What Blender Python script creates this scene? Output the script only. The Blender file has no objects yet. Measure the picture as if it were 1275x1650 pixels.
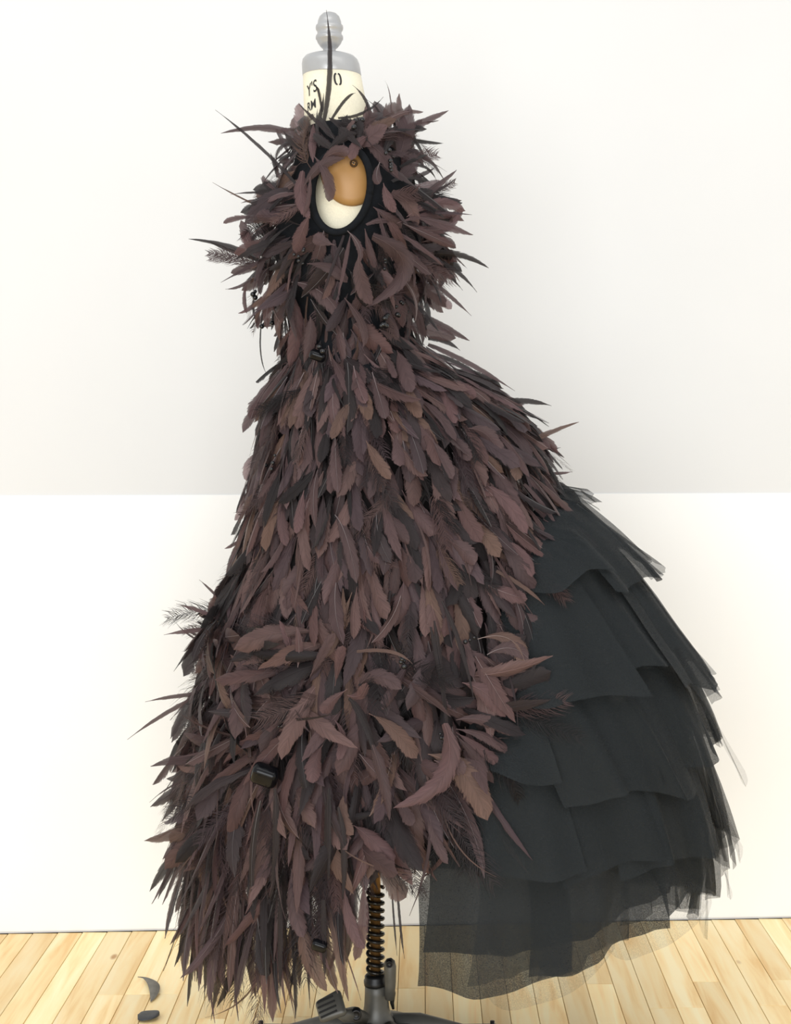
import bpy, bmesh, math, random
import numpy as np
from mathutils import Vector
from mathutils.bvhtree import BVHTree

# ------------------------------------------------------------------ camera, light, exposure
SC = bpy.context.scene
COL = SC.collection
F_PX, CAM_H, D = 2375.0, 1.105, 2.5          # focal length in pixels, eye height, distance to the form's axis
VX, VY = 680.0, 660.0                        # where the eye-level line and the floor boards' vanishing point lie

cam_data = bpy.data.cameras.new('camera')
cam = bpy.data.objects.new('camera', cam_data)
COL.objects.link(cam)
cam.location = (0, 0, CAM_H)
cam.rotation_euler = (math.pi / 2, 0, 0)
cam_data.sensor_fit = 'VERTICAL'
cam_data.sensor_height = 36.0
cam_data.lens = F_PX * 36.0 / 1650.0
cam_data.shift_x = (637.5 - VX) / 1650.0
cam_data.shift_y = -(825.0 - VY) / 1650.0
cam_data.clip_start = 0.02
SC.camera = cam

world = bpy.data.worlds.new('room_light')
SC.world = world
world.use_nodes = True
world.node_tree.nodes['Background'].inputs[0].default_value = (0.97, 0.985, 1.0, 1)
world.node_tree.nodes['Background'].inputs[1].default_value = 0.90

def area(name, loc, rot, sx, sy, power, col):
    d = bpy.data.lights.new(name, 'AREA')
    d.shape = 'RECTANGLE'; d.size = sx; d.size_y = sy; d.energy = power; d.color = col
    o = bpy.data.objects.new(name, d); COL.objects.link(o)
    o.location = loc; o.rotation_euler = rot
    return o
area('ceiling_light', (-0.8, 0.7, 3.3), (math.radians(5), 0, 0), 2.4, 1.4, 15, (1, 0.99, 0.97))
area('ceiling_light', (1.1, 0.2, 3.3), (math.radians(5), 0, 0), 2.4, 1.4, 13, (1, 0.99, 0.97))
area('front_fill_light', (-0.5, -2.2, 1.0), (math.radians(88), 0, math.radians(-6)), 3.4, 1.9, 110, (0.95, 0.98, 1))  # unseen fill behind the camera, added to brighten floor and lower wall

vs = SC.view_settings
vs.view_transform = 'Standard'; vs.look = 'None'; vs.gamma = 1.0; vs.use_curve_mapping = False
vs.exposure = 0.17
SC.cycles.transparent_max_bounces = 24

RNG = np.random.default_rng(11)
rnd = random.Random(5)

# ------------------------------------------------------------------ helpers
def lin(r, g, b):
    f = lambda c: (c / 255 / 12.92) if c / 255 <= 0.04045 else ((c / 255 + 0.055) / 1.055) ** 2.4
    return (f(r), f(g), f(b))

def un(px, py, y):
    """the point at depth y that lies on the line of sight of a photo position"""
    return np.array([(px - VX) / F_PX * y, y, CAM_H - (py - VY) / F_PX * y])

def proj(p):
    p = np.asarray(p)
    return np.stack([VX + F_PX * p[..., 0] / p[..., 1], VY + F_PX * (CAM_H - p[..., 2]) / p[..., 1]], -1)

def tag(o, label=None, cat=None, group=None, kind=None):
    if label: o['label'] = label
    if cat: o['category'] = cat
    if group: o['group'] = group
    if kind: o['kind'] = kind
    return o

def empty(name, loc):
    o = bpy.data.objects.new(name, None); COL.objects.link(o)
    o.location = loc; o.empty_display_size = 0.1
    return o

def put(name, me, mat, parent=None):
    o = bpy.data.objects.new(name, me); COL.objects.link(o)
    if mat and not me.materials: me.materials.append(mat)
    if parent:
        o.parent = parent
        base = Vector((0, 0, 0)); q = parent
        while q: base += q.location; q = q.parent
        o.location = -base
    return o

def mesh_obj(name, verts, faces, mat, parent=None, smooth=True):
    me = bpy.data.meshes.new(name)
    me.from_pydata([tuple(map(float, v)) for v in verts], [], [tuple(map(int, f)) for f in faces])
    if smooth: me.polygons.foreach_set('use_smooth', [True] * len(me.polygons))
    me.update()
    return put(name, me, mat, parent)

def bm_obj(name, bm, mat, parent=None, smooth=True):
    me = bpy.data.meshes.new(name); bm.to_mesh(me); bm.free()
    if smooth: me.polygons.foreach_set('use_smooth', [True] * len(me.polygons))
    return put(name, me, mat, parent)

def lathe(prof, n=32, centre=None, rxy=(1, 1)):
    """prof: (radius, z) from bottom to top; centre(z) -> (x, y); closed at both ends"""
    V, Fs = [], []
    for r, z in prof:
        c = centre(z) if callable(centre) else centre
        for k in range(n):
            a = 2 * math.pi * k / n
            V.append((c[0] + r * rxy[0] * math.cos(a), c[1] + r * rxy[1] * math.sin(a), z))
    for i in range(len(prof) - 1):
        for k in range(n):
            Fs.append((i * n + k, i * n + (k + 1) % n, (i + 1) * n + (k + 1) % n, (i + 1) * n + k))
    Fs.append(tuple(range(n - 1, -1, -1)))
    Fs.append(tuple(range((len(prof) - 1) * n, len(prof) * n)))
    return V, Fs

def tube(pts, rad, n=8):
    pts = np.asarray(pts, float); m = len(pts)
    rad = np.broadcast_to(np.asarray(rad, float), (m,))
    T = np.gradient(pts, axis=0); T /= np.linalg.norm(T, axis=1)[:, None] + 1e-12
    up = np.array([0.0, 0, 1]) if abs(T[0][2]) < 0.9 else np.array([1.0, 0, 0])
    V, Fs = [], []
    u = np.cross(T[0], up); u /= np.linalg.norm(u)
    for i in range(m):
        u = u - T[i] * np.dot(u, T[i]); u /= np.linalg.norm(u) + 1e-12
        w = np.cross(T[i], u)
        for k in range(n):
            a = 2 * math.pi * k / n
            V.append(pts[i] + rad[i] * (math.cos(a) * u + math.sin(a) * w))
    for i in range(m - 1):
        for k in range(n):
            Fs.append((i * n + k, i * n + (k + 1) % n, (i + 1) * n + (k + 1) % n, (i + 1) * n + k))
    Fs.append(tuple(range(n - 1, -1, -1))); Fs.append(tuple(range((m - 1) * n, m * n)))
    return V, Fs

def rounded_box(size, loc, bevel, seg=2, rot=None):
    bm = bmesh.new()
    bmesh.ops.create_cube(bm, size=1)
    for v in bm.verts:
        v.co = Vector((v.co.x * size[0], v.co.y * size[1], v.co.z * size[2]))
    bmesh.ops.bevel(bm, geom=list(bm.edges), offset=bevel, segments=seg, affect='EDGES', profile=0.5)
    for v in bm.verts:
        if rot: v.co = rot @ v.co
        v.co += Vector(loc)
    return bm

# ------------------------------------------------------------------ materials
def new_mat(name):
    m = bpy.data.materials.new(name); m.use_nodes = True
    nt = m.node_tree; bs = nt.nodes['Principled BSDF']
    return m, nt, bs

def plain(name, rgb, rough=0.5, metal=0.0, noise=0.0, scale=20.0, bump=0.0, spec=0.5, coat=0.0):
    m, nt, bs = new_mat(name)
    bs.inputs['Roughness'].default_value = rough; bs.inputs['Metallic'].default_value = metal
    bs.inputs['Specular IOR Level'].default_value = spec
    bs.inputs['Coat Weight'].default_value = coat
    tc = nt.nodes.new('ShaderNodeTexCoord')
    nz = nt.nodes.new('ShaderNodeTexNoise'); nz.inputs['Scale'].default_value = scale; nz.inputs['Detail'].default_value = 4
    nt.links.new(tc.outputs['Object'], nz.inputs['Vector'])
    rp = nt.nodes.new('ShaderNodeValToRGB')
    lo = [max(c * (1 - noise), 0) for c in rgb]; hi = [min(c * (1 + noise), 1) for c in rgb]
    rp.color_ramp.elements[0].position = 0.3; rp.color_ramp.elements[1].position = 0.7
    rp.color_ramp.elements[0].color = (*lo, 1); rp.color_ramp.elements[1].color = (*hi, 1)
    nt.links.new(nz.outputs['Fac'], rp.inputs['Fac']); nt.links.new(rp.outputs['Color'], bs.inputs['Base Color'])
    if bump:
        b = nt.nodes.new('ShaderNodeBump'); b.inputs['Strength'].default_value = bump; b.inputs['Distance'].default_value = 0.002
        nt.links.new(nz.outputs['Fac'], b.inputs['Height']); nt.links.new(b.outputs['Normal'], bs.inputs['Normal'])
    return m

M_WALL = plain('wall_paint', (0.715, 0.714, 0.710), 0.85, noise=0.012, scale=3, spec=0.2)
M_WALL_BRIGHT = plain('wall_bright_exposure', (0.90, 0.90, 0.893), 0.8, noise=0.012, scale=3, spec=0.2)  # same wall, its brighter exposure put into the colour
M_GAP = plain('floor_gap', lin(96, 60, 30), 0.9, noise=0.2)
M_LINEN = plain('cream_linen', lin(232, 224, 200), 0.9, noise=0.05, scale=400, bump=0.15, spec=0.2)
M_TAN = plain('tan_plate_paint', lin(158, 117, 64), 0.45, noise=0.05, scale=15)
M_SILVER = plain('silver_paint', (0.40, 0.40, 0.40), 0.32, metal=0.35, noise=0.05, scale=30)
M_SCREW = plain('dark_bronze', lin(70, 52, 32), 0.4, metal=0.7, noise=0.1)
M_INK = plain('black_ink', (0.016, 0.015, 0.015), 0.7, noise=0.2, scale=300)
M_IRON = plain('gunmetal_enamel', lin(80, 79, 75), 0.42, metal=0.12, noise=0.15, scale=40, bump=0.05)
M_IRON_DARK = plain('dark_iron', (0.012, 0.012, 0.013), 0.4, metal=0.4, noise=0.2)
M_SLOT = plain('black_rubber', (0.01, 0.01, 0.01), 0.8, noise=0.2)
M_COIL = plain('black_coil', (0.02, 0.018, 0.016), 0.25, metal=0.4, noise=0.2)
M_POLE = plain('brass_pole', lin(150, 112, 66), 0.3, metal=0.6, noise=0.15, scale=60)
M_LINING = plain('black_brown_lining', (0.009, 0.0075, 0.0075), 0.95, noise=0.3, scale=60, spec=0.1)
M_VELVET = plain('black_velvet', (0.006, 0.007, 0.009), 0.9, noise=0.3, scale=80, spec=0.15)
M_BEAD = plain('jet_bead', (0.008, 0.008, 0.009), 0.06, noise=0.1, coat=0.1, spec=0.4)
M_STONE = plain('jet_stone', (0.004, 0.004, 0.005), 0.16, noise=0.1, spec=0.2)
M_GREYF = plain('grey_feather', lin(112, 108, 100), 0.7, noise=0.2, scale=60)
M_BLACKF = plain('black_feather_tip', lin(52, 54, 58), 0.55, noise=0.25, scale=70, bump=0.3)

def feather_mat(name, trans, sheer):
    m, nt, bs = new_mat(name)
    at = nt.nodes.new('ShaderNodeAttribute'); at.attribute_name = 'tint'
    uv = nt.nodes.new('ShaderNodeUVMap')
    sep = nt.nodes.new('ShaderNodeSeparateXYZ'); nt.links.new(uv.outputs['UV'], sep.inputs[0])
    # barbs run outward and towards the tip: streaks along v - |u|
    ab = nt.nodes.new('ShaderNodeMath'); ab.operation = 'ABSOLUTE'; nt.links.new(sep.outputs[0], ab.inputs[0])
    mu = nt.nodes.new('ShaderNodeMath'); mu.operation = 'MULTIPLY_ADD'; mu.inputs[1].default_value = -0.22
    nt.links.new(ab.outputs[0], mu.inputs[0]); nt.links.new(sep.outputs[1], mu.inputs[2])
    cb = nt.nodes.new('ShaderNodeCombineXYZ'); nt.links.new(mu.outputs[0], cb.inputs[0])
    mz = nt.nodes.new('ShaderNodeMath'); mz.operation = 'MULTIPLY'; mz.inputs[1].default_value = 0.03
    nt.links.new(sep.outputs[0], mz.inputs[0]); nt.links.new(mz.outputs[0], cb.inputs[1])
    geo = nt.nodes.new('ShaderNodeAttribute'); geo.attribute_name = 'fid'
    nt.links.new(geo.outputs['Fac'], cb.inputs[2])
    nz = nt.nodes.new('ShaderNodeTexNoise'); nz.inputs['Scale'].default_value = 34; nz.inputs['Detail'].default_value = 3
    nt.links.new(cb.outputs[0], nz.inputs['Vector'])
    mr = nt.nodes.new('ShaderNodeMapRange'); mr.inputs['From Min'].default_value = 0.25; mr.inputs['From Max'].default_value = 0.75
    mr.inputs['To Min'].default_value = 0.72; mr.inputs['To Max'].default_value = 1.25
    nt.links.new(nz.outputs['Fac'], mr.inputs['Value'])
    mx = nt.nodes.new('ShaderNodeVectorMath'); mx.operation = 'SCALE'
    nt.links.new(at.outputs['Color'], mx.inputs[0]); nt.links.new(mr.outputs['Result'], mx.inputs['Scale'])
    nt.links.new(mx.outputs[0], bs.inputs['Base Color'])
    bs.inputs['Roughness'].default_value = 0.55; bs.inputs['Specular IOR Level'].default_value = 0.22
    bs.inputs['Sheen Weight'].default_value = 0.05; bs.inputs['Sheen Roughness'].default_value = 0.5
    bp = nt.nodes.new('ShaderNodeBump'); bp.inputs['Strength'].default_value = 0.25; bp.inputs['Distance'].default_value = 0.001
    nt.links.new(nz.outputs['Fac'], bp.inputs['Height']); nt.links.new(bp.outputs['Normal'], bs.inputs['Normal'])
    tl = nt.nodes.new('ShaderNodeBsdfTranslucent'); nt.links.new(mx.outputs[0], tl.inputs['Color'])
    m1 = nt.nodes.new('ShaderNodeMixShader'); m1.inputs[0].default_value = trans
    nt.links.new(bs.outputs[0], m1.inputs[1]); nt.links.new(tl.outputs[0], m1.inputs[2])
    tp = nt.nodes.new('ShaderNodeBsdfTransparent')
    m2 = nt.nodes.new('ShaderNodeMixShader')
    # a vane thins out towards its edges
    pw = nt.nodes.new('ShaderNodeMath'); pw.operation = 'POWER'; pw.inputs[1].default_value = 4.0; nt.links.new(ab.outputs[0], pw.inputs[0])
    ma = nt.nodes.new('ShaderNodeMath'); ma.operation = 'MULTIPLY_ADD'; ma.inputs[1].default_value = 0.25; ma.inputs[2].default_value = sheer
    nt.links.new(pw.outputs[0], ma.inputs[0])
    # split, ragged barbs along the rim of the vane
    n2 = nt.nodes.new('ShaderNodeTexNoise'); n2.inputs['Scale'].default_value = 26; n2.inputs['Detail'].default_value = 5; n2.inputs['Roughness'].default_value = 0.75
    nt.links.new(cb.outputs[0], n2.inputs['Vector'])
    sm = nt.nodes.new('ShaderNodeMath'); sm.operation = 'MULTIPLY_ADD'; sm.inputs[1].default_value = 1.25
    nt.links.new(n2.outputs['Fac'], sm.inputs[0]); nt.links.new(ab.outputs[0], sm.inputs[2])
    ed = nt.nodes.new('ShaderNodeMapRange'); ed.inputs['From Min'].default_value = 1.45; ed.inputs['From Max'].default_value = 1.53
    nt.links.new(sm.outputs[0], ed.inputs['Value'])
    mxm = nt.nodes.new('ShaderNodeMath'); mxm.operation = 'MAXIMUM'
    nt.links.new(ma.outputs[0], mxm.inputs[0]); nt.links.new(ed.outputs['Result'], mxm.inputs[1])
    nt.links.new(mxm.outputs[0], m2.inputs[0])
    nt.links.new(m1.outputs[0], m2.inputs[1]); nt.links.new(tp.outputs[0], m2.inputs[2])
    nt.links.new(m2.outputs[0], nt.nodes['Material Output'].inputs['Surface'])
    return m
M_FEATHER = feather_mat('mauve_brown_feather', 0.22, 0.05)
M_SHEERF = feather_mat('sheer_feather', 0.3, 0.68)

def tulle_mat(name, alpha, rgb):
    m, nt, bs = new_mat(name)
    bs.inputs['Roughness'].default_value = 0.75; bs.inputs['Specular IOR Level'].default_value = 0.25
    tc = nt.nodes.new('ShaderNodeTexCoord')
    nz = nt.nodes.new('ShaderNodeTexNoise'); nz.inputs['Scale'].default_value = 700; nz.inputs['Detail'].default_value = 1
    nt.links.new(tc.outputs['Object'], nz.inputs['Vector'])
    bs.inputs['Base Color'].default_value = (*rgb, 1)
    mr = nt.nodes.new('ShaderNodeMapRange'); mr.inputs['From Min'].default_value = 0.3; mr.inputs['From Max'].default_value = 0.7
    mr.inputs['To Min'].default_value = max(alpha - 0.10, 0); mr.inputs['To Max'].default_value = min(alpha + 0.1, 1)
    nt.links.new(nz.outputs['Fac'], mr.inputs['Value'])
    tp = nt.nodes.new('ShaderNodeBsdfTransparent')
    mx = nt.nodes.new('ShaderNodeMixShader')
    nt.links.new(mr.outputs[0], mx.inputs[0]); nt.links.new(tp.outputs[0], mx.inputs[1]); nt.links.new(bs.outputs[0], mx.inputs[2])
    nt.links.new(mx.outputs[0], nt.nodes['Material Output'].inputs['Surface'])
    return m
M_TULLE = tulle_mat('black_tulle', 0.84, (0.0098, 0.0125, 0.0138))
M_TULLE_THIN = tulle_mat('black_tulle_single_layer', 0.50, (0.012, 0.0145, 0.0155))
M_TULLE_SHEER = tulle_mat('black_tulle_sheer_edge', 0.17, (0.05, 0.052, 0.05))

def wood_mat():
    m, nt, bs = new_mat('pale_maple')
    tc = nt.nodes.new('ShaderNodeTexCoord'); oi = nt.nodes.new('ShaderNodeObjectInfo')
    mp = nt.nodes.new('ShaderNodeMapping'); mp.inputs['Scale'].default_value = (42, 3.0, 10)
    nt.links.new(tc.outputs['Object'], mp.inputs['Vector'])
    of = nt.nodes.new('ShaderNodeVectorMath'); of.operation = 'SCALE'; of.inputs[0].default_value = (37, 53, 11)
    nt.links.new(oi.outputs['Random'], of.inputs['Scale'])
    ad = nt.nodes.new('ShaderNodeVectorMath'); nt.links.new(mp.outputs[0], ad.inputs[0]); nt.links.new(of.outputs[0], ad.inputs[1])
    nz = nt.nodes.new('ShaderNodeTexNoise'); nz.inputs['Scale'].default_value = 1.0; nz.inputs['Detail'].default_value = 5; nz.inputs['Distortion'].default_value = 0.6
    nt.links.new(ad.outputs[0], nz.inputs['Vector'])
    rp = nt.nodes.new('ShaderNodeValToRGB')
    e = rp.color_ramp.elements
    e[0].position = 0.28; e[0].color = (*lin(240, 201, 138), 1)
    e[1].position = 0.62; e[1].color = (*lin(255, 238, 194), 1)
    x = e.new(0.45); x.color = (*lin(252, 226, 172), 1)
    nt.links.new(nz.outputs['Fac'], rp.inputs['Fac'])
    pt = nt.nodes.new('ShaderNodeValToRGB')
    pt.color_ramp.elements[0].color = (0.86, 0.81, 0.74, 1); pt.color_ramp.elements[1].color = (1.12, 1.12, 1.1, 1)
    nt.links.new(oi.outputs['Random'], pt.inputs['Fac'])
    mu = nt.nodes.new('ShaderNodeMix'); mu.data_type = 'RGBA'; mu.blend_type = 'MULTIPLY'; mu.inputs[0].default_value = 1.0
    nt.links.new(rp.outputs[0], mu.inputs[6]); nt.links.new(pt.outputs[0], mu.inputs[7])
    # small knots
    mp2 = nt.nodes.new('ShaderNodeMapping'); mp2.inputs['Scale'].default_value = (9, 4, 1); nt.links.new(tc.outputs['Object'], mp2.inputs['Vector'])
    vo = nt.nodes.new('ShaderNodeTexVoronoi'); vo.inputs['Scale'].default_value = 1.0
    ad2 = nt.nodes.new('ShaderNodeVectorMath'); nt.links.new(mp2.outputs[0], ad2.inputs[0]); nt.links.new(of.outputs[0], ad2.inputs[1])
    nt.links.new(ad2.outputs[0], vo.inputs['Vector'])
    kr = nt.nodes.new('ShaderNodeValToRGB'); kr.color_ramp.elements[0].position = 0.03; kr.color_ramp.elements[1].position = 0.075
    kr.color_ramp.elements[0].color = (0.55, 0.38, 0.26, 1); kr.color_ramp.elements[1].color = (1, 1, 1, 1)
    nt.links.new(vo.outputs['Distance'], kr.inputs['Fac'])
    mk = nt.nodes.new('ShaderNodeMix'); mk.data_type = 'RGBA'; mk.blend_type = 'MULTIPLY'; mk.inputs[0].default_value = 1.0
    nt.links.new(mu.outputs[2], mk.inputs[6]); nt.links.new(kr.outputs[0], mk.inputs[7])
    nt.links.new(mk.outputs[2], bs.inputs['Base Color'])
    bs.inputs['Roughness'].default_value = 0.42; bs.inputs['Specular IOR Level'].default_value = 0.35
    return m
M_WOOD = wood_mat()

# ------------------------------------------------------------------ the room: wall, floor
WALL_Y, WALL_TILT = 3.16, 0.057                  # distance of the wall behind x = 0 and its slight turn
def wall_box(name, z0, z1, front, mat, parent=None):
    V = []
    for x in (-3.2, 3.2):
        for yy in (WALL_Y + x * WALL_TILT - front, WALL_Y + x * WALL_TILT + 0.12):
            for z in (z0, z1): V.append((x, yy, z))
    Fs = [(0, 1, 3, 2), (4, 6, 7, 5), (0, 4, 5, 1), (2, 3, 7, 6), (1, 5, 7, 3), (0, 2, 6, 4)]
    return mesh_obj(name, V, Fs, mat, parent, smooth=False)
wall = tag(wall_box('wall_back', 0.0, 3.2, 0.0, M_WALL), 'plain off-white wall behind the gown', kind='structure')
tag(wall_box('wall_exposure_sheet', 0.004, CAM_H - (797 - VY) / F_PX * 3.15, 0.0015, M_WALL_BRIGHT, wall), 'added sheet on the lower wall, brighter exposure put into its colour')  # added thin sheet: a step in exposure, painted as a brighter wall colour

fl = mesh_obj('floor', [(-3.2, -0.6, -0.03), (3.2, -0.6, -0.03), (3.2, 3.5, -0.03), (-3.2, 3.5, -0.03),
                        (-3.2, -0.6, -0.006), (3.2, -0.6, -0.006), (3.2, 3.5, -0.006), (-3.2, 3.5, -0.006)],
              [(3, 2, 1, 0), (4, 5, 6, 7), (0, 1, 5, 4), (1, 2, 6, 5), (2, 3, 7, 6), (3, 0, 4, 7)], M_GAP, smooth=False)
tag(fl, 'pale maple strip floor', kind='structure')

def plank_mesh(w, l):
    bm = bmesh.new(); bmesh.ops.create_cube(bm, size=1)
    for v in bm.verts: v.co = Vector((v.co.x * w, v.co.y * l, v.co.z * 0.018))
    top = [e for e in bm.edges if all(v.co.z > 0 for v in e.verts)]
    bmesh.ops.bevel(bm, geom=top, offset=0.0008, segments=1, affect='EDGES')
    me = bpy.data.meshes.new('plank'); bm.to_mesh(me); bm.free(); me.materials.append(M_WOOD)
    return me
PW, GAP = 0.0517, 0.0011
PL = [0.34, 0.46, 0.58, 0.72]
PM = {l: plank_mesh(PW - GAP, l - GAP) for l in PL}
prnd = random.Random(21)
x_ref = (1072 - VX) / F_PX * 3.17
k0, k1 = int((-1.35 - x_ref) / PW), int((1.25 - x_ref) / PW)
for k in range(k0, k1 + 1):
    xc = x_ref + (k + 0.5) * PW
    yend = WALL_Y + xc * WALL_TILT - 0.0035
    y = yend + prnd.uniform(0, 0.25)
    while y > 1.75:
        l = prnd.choice(PL)
        if y - l / 2 + l / 2 > yend:                      # a board that is cut at the wall
            y = yend
        o = bpy.data.objects.new('plank', PM[l]); COL.objects.link(o)
        o.parent = fl; o.location = (xc, y - l / 2, -0.009)
        y -= l
# boards out of the frame's reach, joined
V, Fs = [], []
def add_board(x0, x1, y0, y1):
    b = len(V)
    V.extend([(x0, y0, -0.018), (x1, y0, -0.018), (x1, y1, -0.018), (x0, y1, -0.018), (x0, y0, 0), (x1, y0, 0), (x1, y1, 0), (x0, y1, 0)])
    Fs.extend([tuple(b + i for i in f) for f in ((4, 5, 6, 7), (0, 1, 5, 4), (1, 2, 6, 5), (2, 3, 7, 6), (3, 0, 4, 7))])
xa, xb = x_ref + k0 * PW, x_ref + (k1 + 1) * PW
x = -3.19
while x < 3.15:
    inside = xa - 0.01 < x + PW / 2 < xb
    y1 = (1.05 if inside else WALL_Y + (x + PW / 2) * WALL_TILT - 0.008)
    y = y1
    while y > -0.55:
        l = prnd.choice(PL); add_board(x, x + PW - GAP, max(y - l + GAP, -0.59), y); y -= l
    x += PW
far = mesh_obj('outer_boards', V, Fs, M_WOOD, fl, smooth=False)
tag(far, kind='stuff')

# ------------------------------------------------------------------ the gown's body surface
# photo height of a ring at the form's axis: left edge, right edge (photo x), half depth in metres
TAB = np.array([
    (150, 515, 580, .050), (185, 500, 610, .075), (215, 487, 640, .115), (250, 474, 655, .150), (300, 458, 672, .165), (350, 442, 686, .165),
    (400, 436, 688, .155), (450, 446, 672, .140), (500, 456, 662, .124), (550, 463, 672, .115), (580, 460, 700, .120),
    (620, 442, 770, .150), (660, 436, 818, .178), (700, 430, 848, .200), (750, 422, 868, .220), (800, 412, 900, .236),
    (850, 402, 950, .250), (900, 390, 990, .260), (950, 372, 1020, .272), (1000, 358, 1045, .282), (1050, 348, 1072, .290),
    (1100, 345, 1092, .296), (1150, 338, 1105, .302), (1200, 332, 1112, .307), (1250, 326, 1118, .312), (1300, 322, 1120, .316),
    (1350, 322, 1118, .320), (1400, 325, 1105, .322), (1450, 330, 1085, .322), (1500, 334, 1060, .320), (1560, 340, 1030, .316), (1700, 350, 1010, .31)], float)
def ring(a):
    L = np.interp(a, TAB[:, 0], TAB[:, 1]); R = np.interp(a, TAB[:, 0], TAB[:, 2]); ry = np.interp(a, TAB[:, 0], TAB[:, 3])
    cx = ((L + R) / 2 - VX) / F_PX * D; rx = (R - L) / 2 / F_PX * D
    return cx, rx, ry
def a_to_z(a): return CAM_H - (np.asarray(a) - VY) / F_PX * D
def S(th, a, off=0.0):
    """th = 0 faces the camera, +90 deg the train side; off = metres outward"""
    cx, rx, ry = ring(a)
    return np.stack([cx + (rx + off) * np.sin(th), D - (ry + off) * np.cos(th), a_to_z(a) + 0 * th], -1)
def frame(th, a):
    e = 1e-3
    p = S(th, a); u = S(th + e, a) - p; v = S(th, a + 1.0) - p
    u /= np.linalg.norm(u); v /= np.linalg.norm(v)
    n = np.cross(u, v); n = -n if np.dot(n, S(th, a, 0.01) - p) < 0 else n
    n /= np.linalg.norm(n)
    return p, u, v, n
def hit(px, py):
    """(theta, a, point) where the line of sight of a photo position meets the front of the body"""
    y = D - 0.2
    for _ in range(40):
        p = un(px, py, y)
        a = VY + (CAM_H - p[2]) * F_PX / D
        cx, rx, ry = ring(a)
        s = np.clip((p[0] - cx) / rx, -0.9999, 0.9999)
        y = 0.5 * y + 0.5 * (D - ry * math.sqrt(1 - s * s))
    return math.asin(s), a, un(px, py, y)

# ------------------------------------------------------------------ dress form
AX = (605 - VX) / F_PX * D                       # the stand's axis
form = tag(empty('dress_form', (AX, D, 0)), 'cream linen dress form with silver neck cap on an iron stand, wearing the gown', 'dress form')

def loft(a0, a1, na, nt, inset, hole=None, squeeze=None, cap=True):
    V, Fs = [], []
    for i in range(na + 1):
        a = a0 + (a1 - a0) * i / na
        for k in range(nt):
            th = -math.pi + 2 * math.pi * k / nt
            V.append(S(th, a, -inset) if squeeze is None else squeeze(th, a, -inset))
    for i in range(na):
        for k in range(nt):
            f = (i * nt + k, (i + 1) * nt + k, (i + 1) * nt + (k + 1) % nt, i * nt + (k + 1) % nt)
            if hole is not None:
                c = sum(np.asarray(V[j]) for j in f) / 4
                if hole(c): continue
            Fs.append(f)
    if cap: Fs.append(tuple(range(nt))); Fs.append(tuple(range(na * nt + nt - 1, na * nt - 1, -1)))
    return V, Fs
V, Fs = loft(205, 640, 50, 64, 0.026)
mesh_obj('torso', V, Fs, M_LINEN, form)

zz = lambda py: CAM_H - (py - VY) / F_PX * D
def neck_c(z):
    py = VY + (CAM_H - z) * F_PX / D
    return ((532 + (py - 95) * 0.115 - VX) / F_PX * D, D)
px2m = D / F_PX
V, Fs = lathe([(62 * px2m, zz(262)), (56 * px2m, zz(225)), (52.5 * px2m, zz(190)), (49 * px2m, zz(150)), (46.5 * px2m, zz(118))], 48, neck_c)
mesh_obj('neck', V, Fs, M_LINEN, form)
V, Fs = lathe([(46.6 * px2m, zz(123)), (47.4 * px2m, zz(121)), (46.5 * px2m, zz(104)), (44.5 * px2m, zz(97)), (40 * px2m, zz(92)), (32 * px2m, zz(89)), (12 * px2m, zz(88))], 48, neck_c)
nc = mesh_obj('neck_cap', V, Fs, M_SILVER, form); nc['label'] = 'silver painted neck cap'
fc = ((531 - VX) / F_PX * D, D)
V, Fs = lathe([(10.5 * px2m, zz(92)), (10 * px2m, zz(84)), (10.5 * px2m, zz(79)), (14 * px2m, zz(76)), (18.5 * px2m, zz(70)), (20.5 * px2m, zz(65)), (22 * px2m, zz(63.5)),
               (22.3 * px2m, zz(60)), (21.5 * px2m, zz(57.5)), (19.6 * px2m, zz(56)), (19.6 * px2m, zz(51)), (21.6 * px2m, zz(48.5)), (22.4 * px2m, zz(45)), (21.8 * px2m, zz(41.5)),
               (19.4 * px2m, zz(39.5)), (18.6 * px2m, zz(34)), (16 * px2m, zz(27)), (11 * px2m, zz(22)), (4 * px2m, zz(19.5))], 32, fc)
fi = mesh_obj('finial', V, Fs, M_SILVER, form); fi['label'] = 'ribbed silver finial'

# stencilled writing wrapped on the neck
def neck_point(u, py, out=0.0006):
    z = zz(py); c = neck_c(z)
    r = np.interp(py, [118, 150, 190, 225, 262], [46.5, 49, 52.5, 56, 62]) * px2m + out
    return (c[0] + r * math.sin(u), c[1] - r * math.cos(u), z)
def lettering(text, u0, py0, height, slant=0.0, name='lettering', squash=1.0):
    cu = bpy.data.curves.new('t', 'FONT'); cu.body = text; cu.size = 1.0; cu.align_x = 'CENTER'; cu.align_y = 'CENTER'
    cu.resolution_u = 3; cu.offset = 0.010
    to = bpy.data.objects.new('t', cu); COL.objects.link(to)
    dg = bpy.context.evaluated_depsgraph_get(); dg.update()
    me = bpy.data.meshes.new_from_object(to.evaluated_get(dg))
    bm = bmesh.new(); bm.from_mesh(me)
    bmesh.ops.subdivide_edges(bm, edges=[e for e in bm.edges if e.calc_length() > 0.15], cuts=2)
    bmesh.ops.triangulate(bm, faces=bm.faces[:])
    for v in bm.verts:
        X, Y = v.co.x * height * squash, v.co.y * height
        u = u0 + X / 50.0
        v.co = Vector(neck_point(u, py0 - Y - slant * X, 0.0007))
    bm.to_mesh(me); bm.free()
    bpy.data.objects.remove(to)
    me.materials.clear()
    return put(name, me, M_INK, form)
lettering("Y'S", -0.74, 151, 27, 0.35, squash=0.72)
lettering("RM", -0.80, 178, 21, 0.25, squash=0.75)
lettering("CO", -0.86, 197, 13, 0.2, squash=0.75)
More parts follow.
